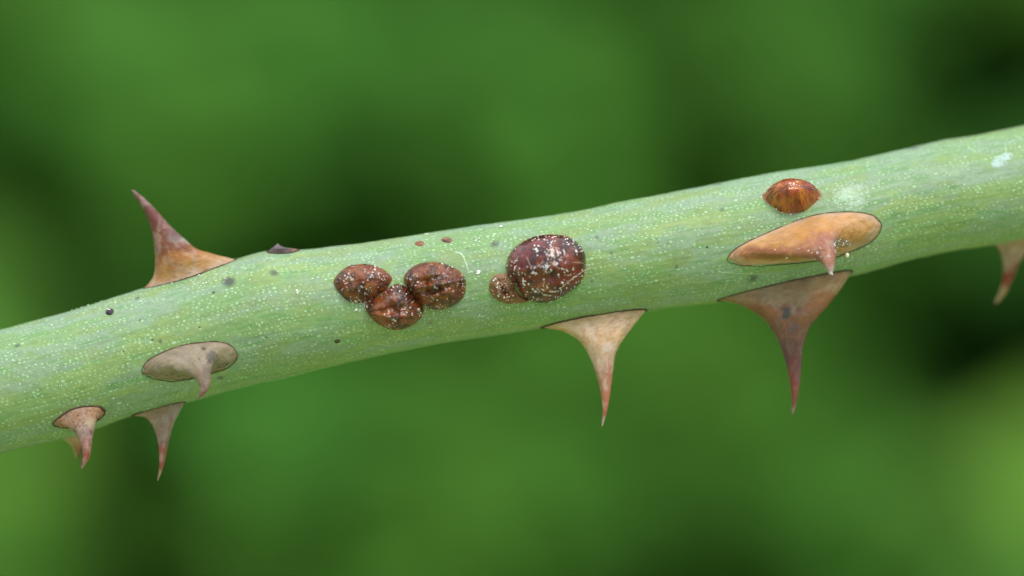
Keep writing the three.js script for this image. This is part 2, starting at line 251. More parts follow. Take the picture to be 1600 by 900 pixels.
// ---------------------------------------------------------------- prickles
const prickleMat = new THREE.MeshPhysicalMaterial({ vertexColors: true, roughness: 0.5, specularIntensity: 0.45 });
const rimMat = new THREE.MeshStandardMaterial({ color: rgb(0.085, 0.05, 0.032), roughness: 0.9 });
const rowAt = (rows, t) => {                                     // Catmull-Rom over rows of numbers
  const k = clamp(t) * (rows.length - 1), i = Math.min(rows.length - 2, Math.floor(k)), f = k - i, r = (n) => rows[clamp(n, 0, rows.length - 1)];
  return rows[i].map((_, q) => { const a = r(i - 1)[q], b = r(i)[q], c = r(i + 1)[q], d = r(i + 2)[q]; return b + 0.5 * f * (c - a + f * (2 * a - 5 * b + 4 * c - d + f * (3 * (b - c) + d - a))); });
};
function colourStops(stops, spec = {}) {                         // colours from the base to the tip, broken up by grain, streaks and patches
  const { gain = 0.85, speck = 0.25, speckCol = [0.12, 0.06, 0.05], bloomCol = [0.55, 0.47, 0.44], bloom = 0.25, blots = [] } = spec;
  return (t, th, p) => {
    const x = p.x / U, y = p.y / U, z = p.z / U, wob = t + 0.16 * (fbm(x / 16, y / 16, z / 16, 3) - 0.5) + 0.05 * (fbm(x / 4, y / 4, z / 4, 2) - 0.5);
    let i = 0; while (i < stops.length - 2 && wob > stops[i + 1][0]) i++;
    let c = mix3(stops[i][1], stops[i + 1][1], sst(stops[i][0], stops[i + 1][0], wob));
    c = mix3(c, bloomCol, bloom * sst(0.5, 0.75, fbm(x / 9 + 4, y / 14, z / 9, 3)));
    c = mix3(c, speckCol, speck * sst(0.62, 0.8, fbm(x / 2.6, y / 3.4, z / 2.6 + 7, 2)) * sst(0.35, 0.6, fbm(x / 22 + 8, y / 22, z / 22, 2)));
    const grainy = fbm(th * 7, t * 5 + x / 60, y / 60, 3) - 0.5; c = c.map((v) => v * (1 + 0.32 * grainy));
    const [gx, gy] = gridOf(p);
    for (const [bx, by, rx, ry, bc, ba] of blots) { const d = Math.hypot((gx - bx) / rx, (gy - by) / ry) + 0.7 * (fbm(gx / 5, gy / 5, 3, 3) - 0.5); c = mix3(c, bc, ba * (1 - sst(0.45, 1.05, d))); }
    const k = gain * (0.88 + 0.24 * hash(Math.round(x * 3), Math.round(y * 3), Math.round(z * 3)));
    return [c[0] * k, c[1] * k, c[2] * k];
  };
}
const rough = (p, amp) => { const x = p.x / U, y = p.y / U, z = p.z / U; return amp * U * ((fbm(x / 7, y / 7, z / 7 + 3, 2) - 0.5) * 1.4 + (fbm(x / 2.2, y / 2.2, z / 2.2, 2) - 0.5) * 0.5); };
function finishPrickle(at, color, label, rimWidth, mid) {
  const NT = 84, NR = 110, tip = at(1, 0).add(at(1, Math.PI)).multiplyScalar(0.5);
  const g = faceOut(gridGeometry(NR, NT, at, color, tip), mid);
  const mesh = shade(new THREE.Mesh(g, prickleMat)); mesh.name = 'prickle'; if (label) mesh.userData.label = label; stem.add(mesh);
  const ring = []; for (let j = 0; j < 60; j++) ring.push(toStem(at(0, j / 60 * 2 * Math.PI), 0.7));
  const rim = shade(new THREE.Mesh(new THREE.TubeGeometry(new THREE.CatmullRomCurve3(ring, true), 180, rimWidth * U, 7, true), rimMat)); rim.name = 'base_rim';
  const rp = rim.geometry.attributes.position; for (let i = 0; i < rp.count; i++) { const k = 1.1 * U * (fbm(rp.getX(i) / U / 5, rp.getY(i) / U / 5, 2, 2) - 0.5); rp.setXYZ(i, rp.getX(i) + k, rp.getY(i) + k, rp.getZ(i) + k); }
  rim.geometry.computeVertexNormals();
  mesh.add(rim);
  return mesh;
}
// a prickle seen from the side: rows of [edge x, edge y, other edge x, other edge y], half width across the base, depth at base and tip
function sidePrickle(rows, wide, z0, z1, color, label, rimWidth = 0.9) {
  const half0 = Math.hypot(rows[0][2] - rows[0][0], rows[0][3] - rows[0][1]) / 2;
  const raw = (t, th) => {
    const [lx, ly, rx, ry] = rowAt(rows, t), cx = (lx + rx) / 2, cy = (ly + ry) / 2, ax = (rx - lx) / 2, ay = (ry - ly) / 2, la = Math.hypot(ax, ay);
    const b = la * mix(wide / half0, 1, sst(0, 0.55, t)), c = Math.cos(th), s = Math.sin(th);
    return place(cx + ax * c, cy + ay * c, mix(z0, z1, t) + b * s);
  };
  const at = (t, th) => {
    const p = raw(t, th), b = raw(0, th), d = toStem(b, -1).sub(b);
    p.addScaledVector(d, Math.pow(1 - clamp(t / 0.35), 2));
    const r = rough(p, 1.5 * (1 - t)); return t > 0 ? p.add(new THREE.Vector3(r, r * 0.4, r)) : p;
  };
  const [a, b, c, d] = rowAt(rows, 0.3);
  return finishPrickle(at, color, label, rimWidth, place((a + c) / 2, (b + d) / 2, z0));
}
// a prickle that points towards the viewer: outline of its base on the stem, then rows of [x, y, height, share of the outline, half length, half width, roundness]
function frontPrickle(outline, rows, color, label, rimWidth = 0.75) {
  const n = outline.length, pts = outline.map(([x, y]) => onStem(...spot(x, y), -1)), curve = new THREE.CatmullRomCurve3(pts, true), [x0, y0] = rows[0], base0 = onStem(...spot(x0, y0), -1);
  const len = []; for (let j = 0; j < 84; j++) len.push(curve.getPoint(j / 84));
  const f = frameAt(x0), nrm = normalAt(...spot(x0, y0)), across = new THREE.Vector3().crossVectors(nrm, f.t).normalize();
  const ext = len.reduce((m, p) => { const d = p.clone().sub(base0); return [Math.max(m[0], Math.abs(d.dot(f.t))), Math.max(m[1], Math.abs(d.dot(across)))]; }, [0, 0]);
  const zBase = base0.z / U;
  const spine = (t) => { const r = rowAt(rows, t); return place(r[0], r[1], zBase + r[2]); };
  const at = (t, th) => {
    const u = th / (2 * Math.PI), b = curve.getPoint(u).sub(base0), r = rowAt(rows, t), c = t === 0 ? base0.clone() : spine(t);
    const ang = Math.atan2(b.dot(across) / ext[1], b.dot(f.t) / ext[0]);
    const dir = spine(Math.min(1, t + 0.04)).sub(spine(Math.max(0, t - 0.04))).normalize(), e1 = f.t.clone().addScaledVector(dir, -f.t.dot(dir)).normalize(), e2 = new THREE.Vector3().crossVectors(dir, e1);
    if (e2.dot(across) < 0) e2.negate();
    const round = e1.multiplyScalar(Math.cos(ang) * r[4] * U).addScaledVector(e2, Math.sin(ang) * r[5] * U);
    const k = clamp(r[6]);
    const p = c.add(b.multiplyScalar(Math.max(0, r[3]) * (1 - k))).addScaledVector(round, k);
    const q = rough(p, 2.3 * (1 - t)); return t > 0 ? p.addScaledVector(nrm, q) : p;
  };
  return finishPrickle(at, color, label, rimWidth, base0);
}
const tan = [0.52, 0.34, 0.20], orange = [0.55, 0.27, 0.085], pink = [0.50, 0.29, 0.20], redTip = [0.33, 0.085, 0.05], brick = [0.36, 0.135, 0.06], purple = [0.17, 0.09, 0.085], greyTip = [0.34, 0.25, 0.20], cream = [0.56, 0.39, 0.265], greyTan = [0.40, 0.315, 0.215];

sidePrickle([[224, 449, 370, 403], [236, 436, 347, 399], [241, 424, 327, 394.5], [242.5, 406, 309, 389.5], [241.5, 391, 294, 378], [239.5, 374, 278, 364], [235, 353, 260, 346], [228, 335, 244, 328], [217, 317, 226, 310], [205, 298, 208, 296]], 24, 14, 4,
  colourStops([[0, cream], [0.12, [0.53, 0.28, 0.11]], [0.3, [0.44, 0.19, 0.065]], [0.45, [0.24, 0.085, 0.045]], [0.7, [0.18, 0.055, 0.042]], [0.9, [0.20, 0.085, 0.075]], [1, [0.26, 0.18, 0.15]]], { gain: 0.7, blots: [[288, 373, 30, 9, [0.42, 0.36, 0.33], 0.8], [272, 366, 16, 16, purple, 0.75], [247, 375, 6, 24, [0.40, 0.26, 0.18], 0.7], [232, 318, 12, 5, [0.36, 0.25, 0.23], 0.6]] }), 'orange and red prickle pointing up');
{
  const p = frontPrickle([[221.5, 579.5], [230, 564], [255, 550], [286, 539], [311, 535.4], [336, 533.5], [357.7, 537.5], [369.6, 548.4], [368.6, 562.4], [354.6, 575], [333, 582.7], [311, 589.5], [286, 593.5], [267.5, 595.7], [242.6, 592], [227, 585.8]],
    [[297, 564, 0, 1, 60, 24, 0], [298, 563, 6, 0.88, 60, 24, 0], [301, 563, 12, 0.7, 50, 20, 0.05], [306, 566, 19, 0.5, 36, 17, 0.25], [311, 573, 27, 0.4, 23, 15, 0.7], [316, 585, 34, 0.3, 14, 12, 1], [319.5, 597, 38, 0.2, 10, 9, 1], [320, 605, 41, 0.1, 6.5, 6.5, 1], [316, 614, 43, 0, 4, 4, 1], [310, 622, 44, 0, 1, 1, 1]],
    colourStops([[0, [0.40, 0.28, 0.20]], [0.15, greyTan], [0.4, [0.42, 0.34, 0.23]], [0.6, [0.40, 0.29, 0.20]], [0.75, [0.34, 0.20, 0.17]], [0.9, [0.33, 0.13, 0.12]], [1, greyTip]], { gain: 0.58, speck: 1, speckCol: [0.10, 0.075, 0.06], blots: [[332, 558, 11, 14, [0.10, 0.095, 0.085], 0.75], [318, 545, 4, 3, [0.06, 0.05, 0.04], 0.8], [355, 555, 14, 14, [0.50, 0.42, 0.29], 0.7], [322, 580, 8, 16, [0.20, 0.17, 0.16], 0.5]] }), 'grey tan prickle with a dark smudge', 0.6);
}
frontPrickle([[83, 660.7], [95.6, 649], [113.4, 639], [136.5, 634], [156, 635.5], [164, 642], [160.5, 650], [149, 658], [131, 664], [113.4, 667], [95.6, 667.5], [86, 665]],
  [[124, 651, 0, 1, 38, 14, 0], [125, 652.5, 4, 0.88, 38, 14, 0], [127, 656, 9, 0.68, 30, 14, 0.15], [129.5, 662, 17, 0.5, 22, 14, 0.5], [132, 671, 26, 0.4, 16, 13, 1], [133.5, 681, 35, 0.3, 12, 11, 1], [134.5, 692, 43, 0.2, 9, 8.5, 1], [135, 703, 50, 0.1, 7, 7, 1], [134.5, 713, 54, 0, 5.4, 5.4, 1], [131, 723, 56, 0, 3.6, 3.6, 1], [127, 732, 57, 0, 1, 1, 1]],
  colourStops([[0, [0.44, 0.25, 0.17]], [0.15, [0.47, 0.25, 0.14]], [0.35, [0.46, 0.28, 0.18]], [0.5, [0.36, 0.24, 0.18]], [0.62, [0.33, 0.14, 0.10]], [0.8, redTip], [0.9, [0.36, 0.17, 0.14]], [1, greyTip]], { gain: 0.64, speck: 0.9, speckCol: [0.16, 0.05, 0.05], blots: [[141, 662, 7, 9, [0.48, 0.40, 0.26], 0.8], [137, 676, 12, 7, [0.20, 0.11, 0.11], 0.6]] }), 'pink orange prickle with purple specks', 1.2);
sidePrickle([[206, 653, 290, 630.5], [225, 653.5, 283, 641.5], [234.5, 660, 275, 655], [240.5, 669, 270, 667.5], [244, 680, 266, 680], [246.5, 693, 263, 692], [248, 706, 260.5, 706], [248.5, 719, 257.5, 720], [248, 733, 254, 733], [245.5, 751, 247, 751]], 14, 16, 28,
  colourStops([[0, [0.42, 0.29, 0.19]], [0.2, [0.43, 0.30, 0.21]], [0.42, [0.40, 0.27, 0.21]], [0.52, [0.30, 0.15, 0.12]], [0.68, [0.38, 0.13, 0.09]], [0.88, redTip], [1, [0.42, 0.27, 0.19]]], { gain: 0.62, bloom: 0.4 }), 'slender prickle with a long red tip', 1.2);
sidePrickle([[845, 514, 1011, 486], [876, 518, 996, 503], [897, 527, 981, 521], [910.5, 539, 969.5, 537.5], [921, 557, 961, 556], [929, 577, 958, 577], [935, 597, 955.5, 598], [939, 617, 953, 618], [941.5, 640, 949, 640], [940, 666, 942, 666]], 22, 14, 26,
  colourStops([[0, [0.50, 0.33, 0.19]], [0.12, cream], [0.3, [0.57, 0.37, 0.23]], [0.45, [0.54, 0.36, 0.27]], [0.6, [0.43, 0.23, 0.17]], [0.75, [0.40, 0.155, 0.10]], [0.9, [0.34, 0.10, 0.07]], [0.97, greyTip], [1, greyTip]], { gain: 0.92, bloom: 0.45, bloomCol: [0.60, 0.47, 0.40], speck: 0.45, speckCol: [0.28, 0.11, 0.05], blots: [[951, 543, 14, 9, [0.62, 0.50, 0.45], 0.7], [872, 517, 20, 5, [0.53, 0.27, 0.10], 0.6], [953, 585, 6, 26, [0.42, 0.14, 0.09], 0.5]] }), 'tan prickle with a thin pink red tip', 1.2);
const bigPrickle = frontPrickle([[1136.7, 405.6], [1143, 394], [1165.5, 379], [1194.4, 365.6], [1225.6, 352], [1261, 339], [1292, 332.7], [1323, 331], [1350, 332.7], [1367.8, 339], [1376.7, 350], [1374, 363], [1359, 379], [1332, 392], [1301, 403], [1265.5, 409], [1221, 413], [1176.7, 415.6], [1150, 413]],
  [[1258, 372, 0, 1, 115, 36, 0], [1258, 371, 7, 0.9, 115, 36, 0], [1259, 371.5, 14, 0.76, 90, 28, 0], [1262, 374, 21, 0.6, 70, 22, 0.1], [1269, 379, 27, 0.45, 48, 19, 0.3], [1279, 386, 34, 0.33, 29, 17, 0.65], [1288, 394, 41, 0.25, 19, 14, 1], [1293, 404, 48, 0.2, 13, 11, 1], [1295.5, 412, 53, 0.1, 9, 8.5, 1], [1297, 420, 56, 0, 6, 6, 1], [1298, 429, 58, 0, 2, 2, 1]],
  colourStops([[0, [0.50, 0.33, 0.22]], [0.08, [0.53, 0.34, 0.21]], [0.16, [0.54, 0.29, 0.12]], [0.35, [0.52, 0.245, 0.07]], [0.48, [0.38, 0.16, 0.08]], [0.6, [0.30, 0.13, 0.10]], [0.8, [0.34, 0.14, 0.11]], [0.93, [0.42, 0.30, 0.29]], [1, [0.5, 0.47, 0.48]]], { speck: 0.35, speckCol: [0.30, 0.12, 0.06], bloomCol: [0.58, 0.36, 0.22], blots: [[1190, 395, 56, 13, [0.37, 0.14, 0.08], 0.9], [1255, 392, 50, 9, [0.36, 0.14, 0.08], 0.7], [1215, 402, 40, 6, [0.30, 0.15, 0.06], 0.5], [1312, 380, 20, 9, [0.30, 0.23, 0.22], 0.7], [1330, 350, 34, 12, [0.58, 0.33, 0.16], 0.6]] }), 'wide orange oval prickle with a short hook', 0.55);
sidePrickle([[1122, 474, 1336, 436], [1147, 476.5, 1316, 458], [1172, 485, 1296, 478], [1191, 497, 1279, 495], [1204, 512, 1265.5, 511], [1215, 532, 1257.5, 532], [1223.5, 554, 1253, 554], [1230.5, 578, 1252, 578], [1235, 604, 1249, 604], [1237, 627, 1245, 627], [1236.5, 647, 1240, 647]], 24, 10, 10,
  colourStops([[0, [0.50, 0.36, 0.21]], [0.1, [0.46, 0.28, 0.14]], [0.2, [0.40, 0.18, 0.08]], [0.38, [0.34, 0.16, 0.10]], [0.52, [0.24, 0.115, 0.11]], [0.66, [0.21, 0.085, 0.09]], [0.76, [0.33, 0.075, 0.055]], [0.9, [0.32, 0.085, 0.06]], [0.97, [0.42, 0.27, 0.2]], [1, greyTip]], { gain: 0.5, bloom: 0.25, bloomCol: [0.38, 0.27, 0.25], blots: [[1231, 465, 62, 15, [0.50, 0.38, 0.23], 0.85], [1228, 489, 9, 15, [0.09, 0.10, 0.11], 0.9], [1240, 484, 6, 10, [0.46, 0.38, 0.29], 0.7], [1240, 510, 9, 8, [0.22, 0.16, 0.17], 0.7], [1285, 470, 30, 16, [0.40, 0.17, 0.065], 0.7]] }), 'largest prickle, red brown with a grey blot', 1.2);
sidePrickle([[1548, 386, 1660, 362], [1562, 397, 1613, 386], [1566.5, 410, 1598, 403], [1568, 422, 1590, 416], [1567, 434, 1584, 433], [1564.5, 446, 1577, 447], [1560, 459, 1570, 461], [1553.5, 473, 1557, 475]], 22, -115, -150,
  colourStops([[0, [0.42, 0.28, 0.19]], [0.3, [0.40, 0.26, 0.20]], [0.45, [0.28, 0.12, 0.09]], [0.55, [0.24, 0.05, 0.03]], [0.68, [0.26, 0.06, 0.03]], [0.76, [0.36, 0.23, 0.12]], [1, [0.38, 0.27, 0.16]]]), 'prickle with a dark red band and tan tip');
sidePrickle([[88, 684, 160, 668], [100, 688, 140, 680], [108, 692, 132, 688], [113, 698, 128, 697], [116, 704, 126, 704], [118, 711, 123, 711], [119, 716, 121, 716]], 16, -55, -95,
  colourStops([[0, [0.44, 0.25, 0.17]], [0.3, [0.46, 0.28, 0.18]], [0.6, [0.33, 0.14, 0.10]], [0.9, redTip], [1, greyTip]]), 'prickle on the far side of the stem');
{
  const scar = sidePrickle([[417, 393, 468, 393.5], [422, 389.5, 465, 390], [425, 387.5, 459, 388.5], [428, 385.5, 446, 387], [431, 383, 438, 384], [433.5, 380.5, 435, 381]], 14, 16, 10, colourStops([[0, [0.10, 0.075, 0.075]], [0.4, [0.13, 0.10, 0.12]], [1, [0.20, 0.15, 0.15]]], { blots: [[459, 389, 6, 4, [0.30, 0.13, 0.10], 0.8]] }));
  scar.name = 'bud_scar'; scar.userData.label = 'small dark purple dried bud stub';
}

// ---------------------------------------------------------------- scale insects
const shellMat = (o) => new THREE.MeshPhysicalMaterial({ vertexColors: true, roughness: 0.2, clearcoat: 0.12, clearcoatRoughness: 0.08, specularIntensity: 0.75, ...o });
function closedOutline(pts) {                                    // where on the stem, as [s, phi] splined round
  const sp = pts.map(([x, y]) => spot(x, y)), c = new THREE.CatmullRomCurve3(sp.map(([s, p]) => new THREE.Vector3(s, p * 92, 0)), true);
  const L = []; const n = 240; for (let j = 0; j < n; j++) { const v = c.getPoint(j / n); L.push([v.x, v.y / 92]); }
  return (th) => { const k = ((th / (2 * Math.PI)) % 1 + 1) % 1 * n, i = Math.floor(k) % n, f = k - Math.floor(k), a = L[i], b = L[(i + 1) % n]; return [mix(a[0], b[0], f), mix(a[1], b[1], f)]; };
}
function shell(outline, centre, height, color, nr = 90, nt = 220) {   // height(r, th, x, y) in grid steps above the skin
  const edge = closedOutline(outline), [s0, p0] = spot(...centre), nrm = normalAt(s0, p0);
  const at = (k, th) => {
    const r = 1 - k, [es, ep] = edge(th), s = mix(s0, es, r), phi = mix(p0, ep, r), p = onStem(s, phi, -1.2), x = s - s0, y = (phi - p0) * 92;
    const own = normalAt(s, phi), h = height(r, th, x, y) * (r >= 0.9999 ? 0 : 1);
    return p.addScaledVector(nrm.clone().lerp(own, 0.45).normalize(), Math.max(0, h) * U);
  };
  const tip = at(1, 0);
  const info = (k, th) => { const [es, ep] = edge(th), r = 1 - k; return [r, (es - s0) * r, (ep - p0) * 92 * r]; };
  const g = gridGeometry(nr, nt, (k, th) => at(Math.min(k, 0.992), th), (k, th, p) => color(...info(k, th), th, p), tip);
  return faceOut(g, onStem(s0, p0, -30), nrm);
}
function insect(geometry, material, label, extra = {}) {
  const o = new THREE.Group(); o.name = numbered('scale_insect'); scene.add(o);
  const b = shade(new THREE.Mesh(geometry, material)); b.name = 'shell'; o.add(b);
  o.userData = { label, category: 'insect', ...extra };
  return o;
}
const flecks = (g, count, size, gate = 0.5, edge = 0) => {       // wax grains scattered over a shell in loose clumps
  const p = g.attributes.position, n = g.attributes.normal, out = []; let tries = 0;
  while (out.length < count && tries++ < 60000) {
    const i = Math.floor(rnd() * p.count), v = new THREE.Vector3().fromBufferAttribute(p, i), w = new THREE.Vector3().fromBufferAttribute(n, i), x = v.x / U, y = v.y / U;
    if (w.z < 0.02 || Math.abs(i % 220) < 0 || rnd() > 0.25 + 0.75 * Math.pow(1 - Math.floor(i / 220) / 95, 0.7)) continue;
    if (fbm(x / 13 + 3, y / 13, 4, 3) + 0.12 * rnd() < gate) continue;
    out.push([v, w, size * U * rr(0.4, 1.25)]);
  }
  return out;
};
function fibre(parent, pts, r = 0.32) {
  const c = new THREE.CatmullRomCurve3(pts), m = shade(new THREE.Mesh(new THREE.TubeGeometry(c, 24, r * U, 4), new THREE.MeshStandardMaterial({ color: rgb(0.62, 0.50, 0.40), roughness: 0.6 }))); m.name = 'fibre'; parent.add(m);
}
const N3 = (x, y, f, k = 0, n = 3) => fbm(x / f + 13 * k, y / f + 7 * k, k, n);
const ridged = (x, y, f, k) => 1 - Math.abs(2 * fbm(x / f + 11 * k, y / f + 5 * k, k, 2) - 1) * 2;
const bump = (x, y, cx, cy, rx, ry) => { const d = Math.pow((x - cx) / rx, 2) + Math.pow((y - cy) / ry, 2); return Math.exp(-d); };

// the large glossy one
{
  const out = [[791, 417], [794, 399.8], [805.6, 385], [824, 373.8], [847.4, 367.7], [867.7, 366.6], [888, 369.4], [902, 378.8], [912.4, 391], [915.6, 408.4], [914, 427], [906.7, 443], [892, 456], [875, 466], [859, 472.7], [841.7, 473.7], [825.8, 469.8], [811, 456], [802.7, 443], [794, 431.6]];
  const h = (r, th, x, y) => 46 * Math.pow(Math.max(0, 1 - Math.pow(r, 2.3)), 0.62) + 1.6 * (N3(x, y, 17, 1) - 0.5) * 2 * sst(1, 0.8, r) + 0.3 * (N3(x, y, 5, 2) - 0.5) * sst(1, 0.9, r) - 4 * bump(x, y, 6, 14, 20, 7) - 2.5 * bump(x, y, -18, 8, 9, 12) + 2 * bump(x, y, 2, 2, 30, 5) - 2.5 * bump(x, y, 48, -12, 7, 16) + 0.8 * Math.sin(th * 46 + 4 * N3(x, y, 9, 4)) * sst(0.72, 0.97, r) * sst(1, 0.98, r);
  const col = (r, x, y, th, p) => {
    let c = mix3([0.045, 0.006, 0.006], [0.14, 0.016, 0.010], sst(0.35, 0.65, N3(x, y, 19, 5)));
    c = mix3(c, [0.17, 0.036, 0.012], 0.8 * sst(0.55, 0.75, N3(x, y, 11, 6)));
    c = mix3(c, [0.016, 0.005, 0.007], 0.75 * sst(0.55, 0.75, N3(x, y, 9, 7)) + 0.5 * bump(x, y, 0, 16, 26, 8));
    c = mix3(c, [0.26, 0.14, 0.06], 0.7 * bump(x, y, -20, 24, 13, 5) * sst(0.3, 0.6, N3(x, y, 5, 8)));
    c = mix3(c, [0.30, 0.09, 0.02], 0.6 * bump(x, y, -6, 30, 10, 7));
    c = mix3(c, [0.22, 0.15, 0.12], 0.6 * sst(0.9, 1, r) * sst(0.4, 0.7, N3(x, y, 6, 9)));
    return c.map((v) => v * 0.9);
  };
  const g = shell(out, [853, 420], h, col, 110, 220);
  const o = insect(g, shellMat({ roughness: 0.16, clearcoat: 0.3, clearcoatRoughness: 0.06 }), 'largest dark red glossy domed scale insect dusted with white wax grains');
  crumbs([...flecks(g, 120, 0.95, 0.4), ...grainsOn(g, [[854, 460, 34, 13, 80, 1.25], [892, 440, 22, 24, 75, 1.2], [866, 376, 36, 8, 55, 1.3], [862, 392, 14, 14, 10, 1.2], [903, 385, 10, 10, 18, 1.3], [853, 420, 9, 9, 10, 1.4], [833, 423, 6, 9, 16, 1.6], [818, 440, 5, 5, 12, 1.6], [803, 410, 6, 10, 16, 1.2], [808, 425, 6, 7, 12, 1.2], [838, 388, 5, 6, 12, 1.5], [843, 452, 10, 8, 14, 1.3]])], 'wax_grains', o);
  const up = (x, y, l) => { const hit = g.attributes.position; let best = null, bd = 1e9; const v = new THREE.Vector3(); for (let i = 0; i < hit.count; i++) { v.fromBufferAttribute(hit, i); const q = gridOf(v), d = Math.hypot(q[0] - x, q[1] - y); if (d < bd) { bd = d; best = v.clone(); } } if (bd > 6) best = onStem(...spot(x, y)); best.z += l * U; return best; };
  fibre(o, [up(923, 418, 1), up(912, 424, 3), up(900, 431, 3), up(886, 442, 2), up(874, 452, 1)]);
  fibre(o, [up(823, 401, 1.2), up(827, 411, 1.5), up(831, 421, 1)]);
  fibre(o, [up(858, 408, 1), up(866, 414, 2), up(874, 420, 1)]);
  fibre(o, [up(834, 420, 1), up(842, 414, 2), up(851, 409, 1)]);
  fibre(o, [up(896, 410, 1), up(906, 411, 2), up(915, 414, 1)], 0.26);
}
// the three in a cluster: brown, wrinkled towards the rim, crumpled along the middle
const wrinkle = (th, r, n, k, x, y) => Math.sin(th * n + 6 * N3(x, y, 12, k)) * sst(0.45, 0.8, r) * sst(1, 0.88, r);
const brown = (k, redder = 0) => (r, x, y, th, p) => {
  let c = mix3([0.07, 0.015, 0.006], [0.235, 0.062, 0.013], sst(0.38, 0.62, N3(x, y, 12, k)));
  c = mix3(c, [0.03, 0.010, 0.007], 0.85 * sst(0.5, 0.75, N3(x, y, 9, k + 1)));
  c = mix3(c, [0.19, 0.03, 0.013], (0.5 + redder) * sst(0.5, 0.7, N3(x, y, 15, k + 2)));
  c = mix3(c, [0.24, 0.095, 0.025], 0.5 * sst(0.58, 0.75, N3(x, y, 4, k + 3)));
  c = mix3(c, [0.24, 0.14, 0.11], 0.3 * sst(0.6, 0.8, N3(x, y, 5.5, k + 4)) + 0.3 * sst(0.93, 1, r));
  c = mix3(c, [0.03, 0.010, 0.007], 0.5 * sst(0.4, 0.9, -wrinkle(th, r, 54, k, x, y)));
  const q = 0.72 + 0.3 * hash(Math.round(x * 2), Math.round(y * 2), k); return c.map((v) => v * q);
};
{
  const g = shell([[520.8, 439.8], [528.8, 426.8], [543.2, 416], [559, 412.6], [578, 413], [596.7, 418.8], [609.7, 429], [613.3, 436], [609.7, 444], [604, 452.8], [591, 463], [578, 471.6], [560.6, 474.8], [544.7, 471.6], [533, 461.5], [524.5, 450]], [566, 444],
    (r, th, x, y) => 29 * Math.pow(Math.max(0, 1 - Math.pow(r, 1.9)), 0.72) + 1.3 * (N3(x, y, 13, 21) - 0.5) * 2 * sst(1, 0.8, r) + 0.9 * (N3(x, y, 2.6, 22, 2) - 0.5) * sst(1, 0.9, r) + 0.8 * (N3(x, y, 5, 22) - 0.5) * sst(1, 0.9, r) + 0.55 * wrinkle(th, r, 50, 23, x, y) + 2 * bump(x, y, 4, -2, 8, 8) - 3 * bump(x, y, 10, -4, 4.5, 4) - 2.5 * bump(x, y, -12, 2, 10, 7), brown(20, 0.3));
  const o = insect(g, shellMat({ roughness: 0.26 }), 'smooth brown scale insect with a pointed end, in the touching cluster of three', { group: 'clustered brown scale insects' });
  crumbs([...flecks(g, 60, 0.8, 0.5), ...grainsOn(g, [[540, 433, 12, 10, 26, 1.2], [585, 425, 18, 9, 22, 1.3], [600, 432, 10, 10, 14, 1.2], [566, 472, 22, 4, 24, 1.3], [588, 420, 4, 4, 5, 2.2]])], 'wax_grains', o);
}
{
  const g = shell([[630.2, 435.5], [635.7, 424], [648.7, 413.8], [666, 408.7], [683.4, 408.7], [702.2, 413.8], [718, 423], [726.8, 434], [728, 448.5], [725.3, 463], [712.3, 476], [696.4, 483], [676, 484.5], [661.7, 478.8], [648.7, 464.4], [637, 451]], [680, 446],
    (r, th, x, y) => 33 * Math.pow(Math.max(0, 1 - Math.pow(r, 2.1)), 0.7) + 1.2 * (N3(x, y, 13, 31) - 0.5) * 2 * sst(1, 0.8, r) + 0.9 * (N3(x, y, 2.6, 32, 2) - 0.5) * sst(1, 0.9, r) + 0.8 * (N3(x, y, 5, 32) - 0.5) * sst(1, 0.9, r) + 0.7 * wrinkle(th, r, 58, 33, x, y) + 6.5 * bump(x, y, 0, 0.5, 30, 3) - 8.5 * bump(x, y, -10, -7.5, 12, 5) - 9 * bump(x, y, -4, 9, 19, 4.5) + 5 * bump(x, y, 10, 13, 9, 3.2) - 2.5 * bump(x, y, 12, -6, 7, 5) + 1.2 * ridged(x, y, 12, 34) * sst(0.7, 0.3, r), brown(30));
  const o = insect(g, shellMat({ roughness: 0.2 }), 'rounded brown scale insect with a crumpled lengthwise ridge, in the touching cluster of three', { group: 'clustered brown scale insects' });
  crumbs([...flecks(g, 55, 0.8, 0.51), ...grainsOn(g, [[645, 440, 10, 18, 22, 1.3], [680, 482, 30, 4, 28, 0.9], [700, 415, 10, 6, 10, 1.3], [722, 440, 6, 20, 14, 1.1], [681, 450, 5, 4, 5, 2.0]])], 'wax_grains', o);
}
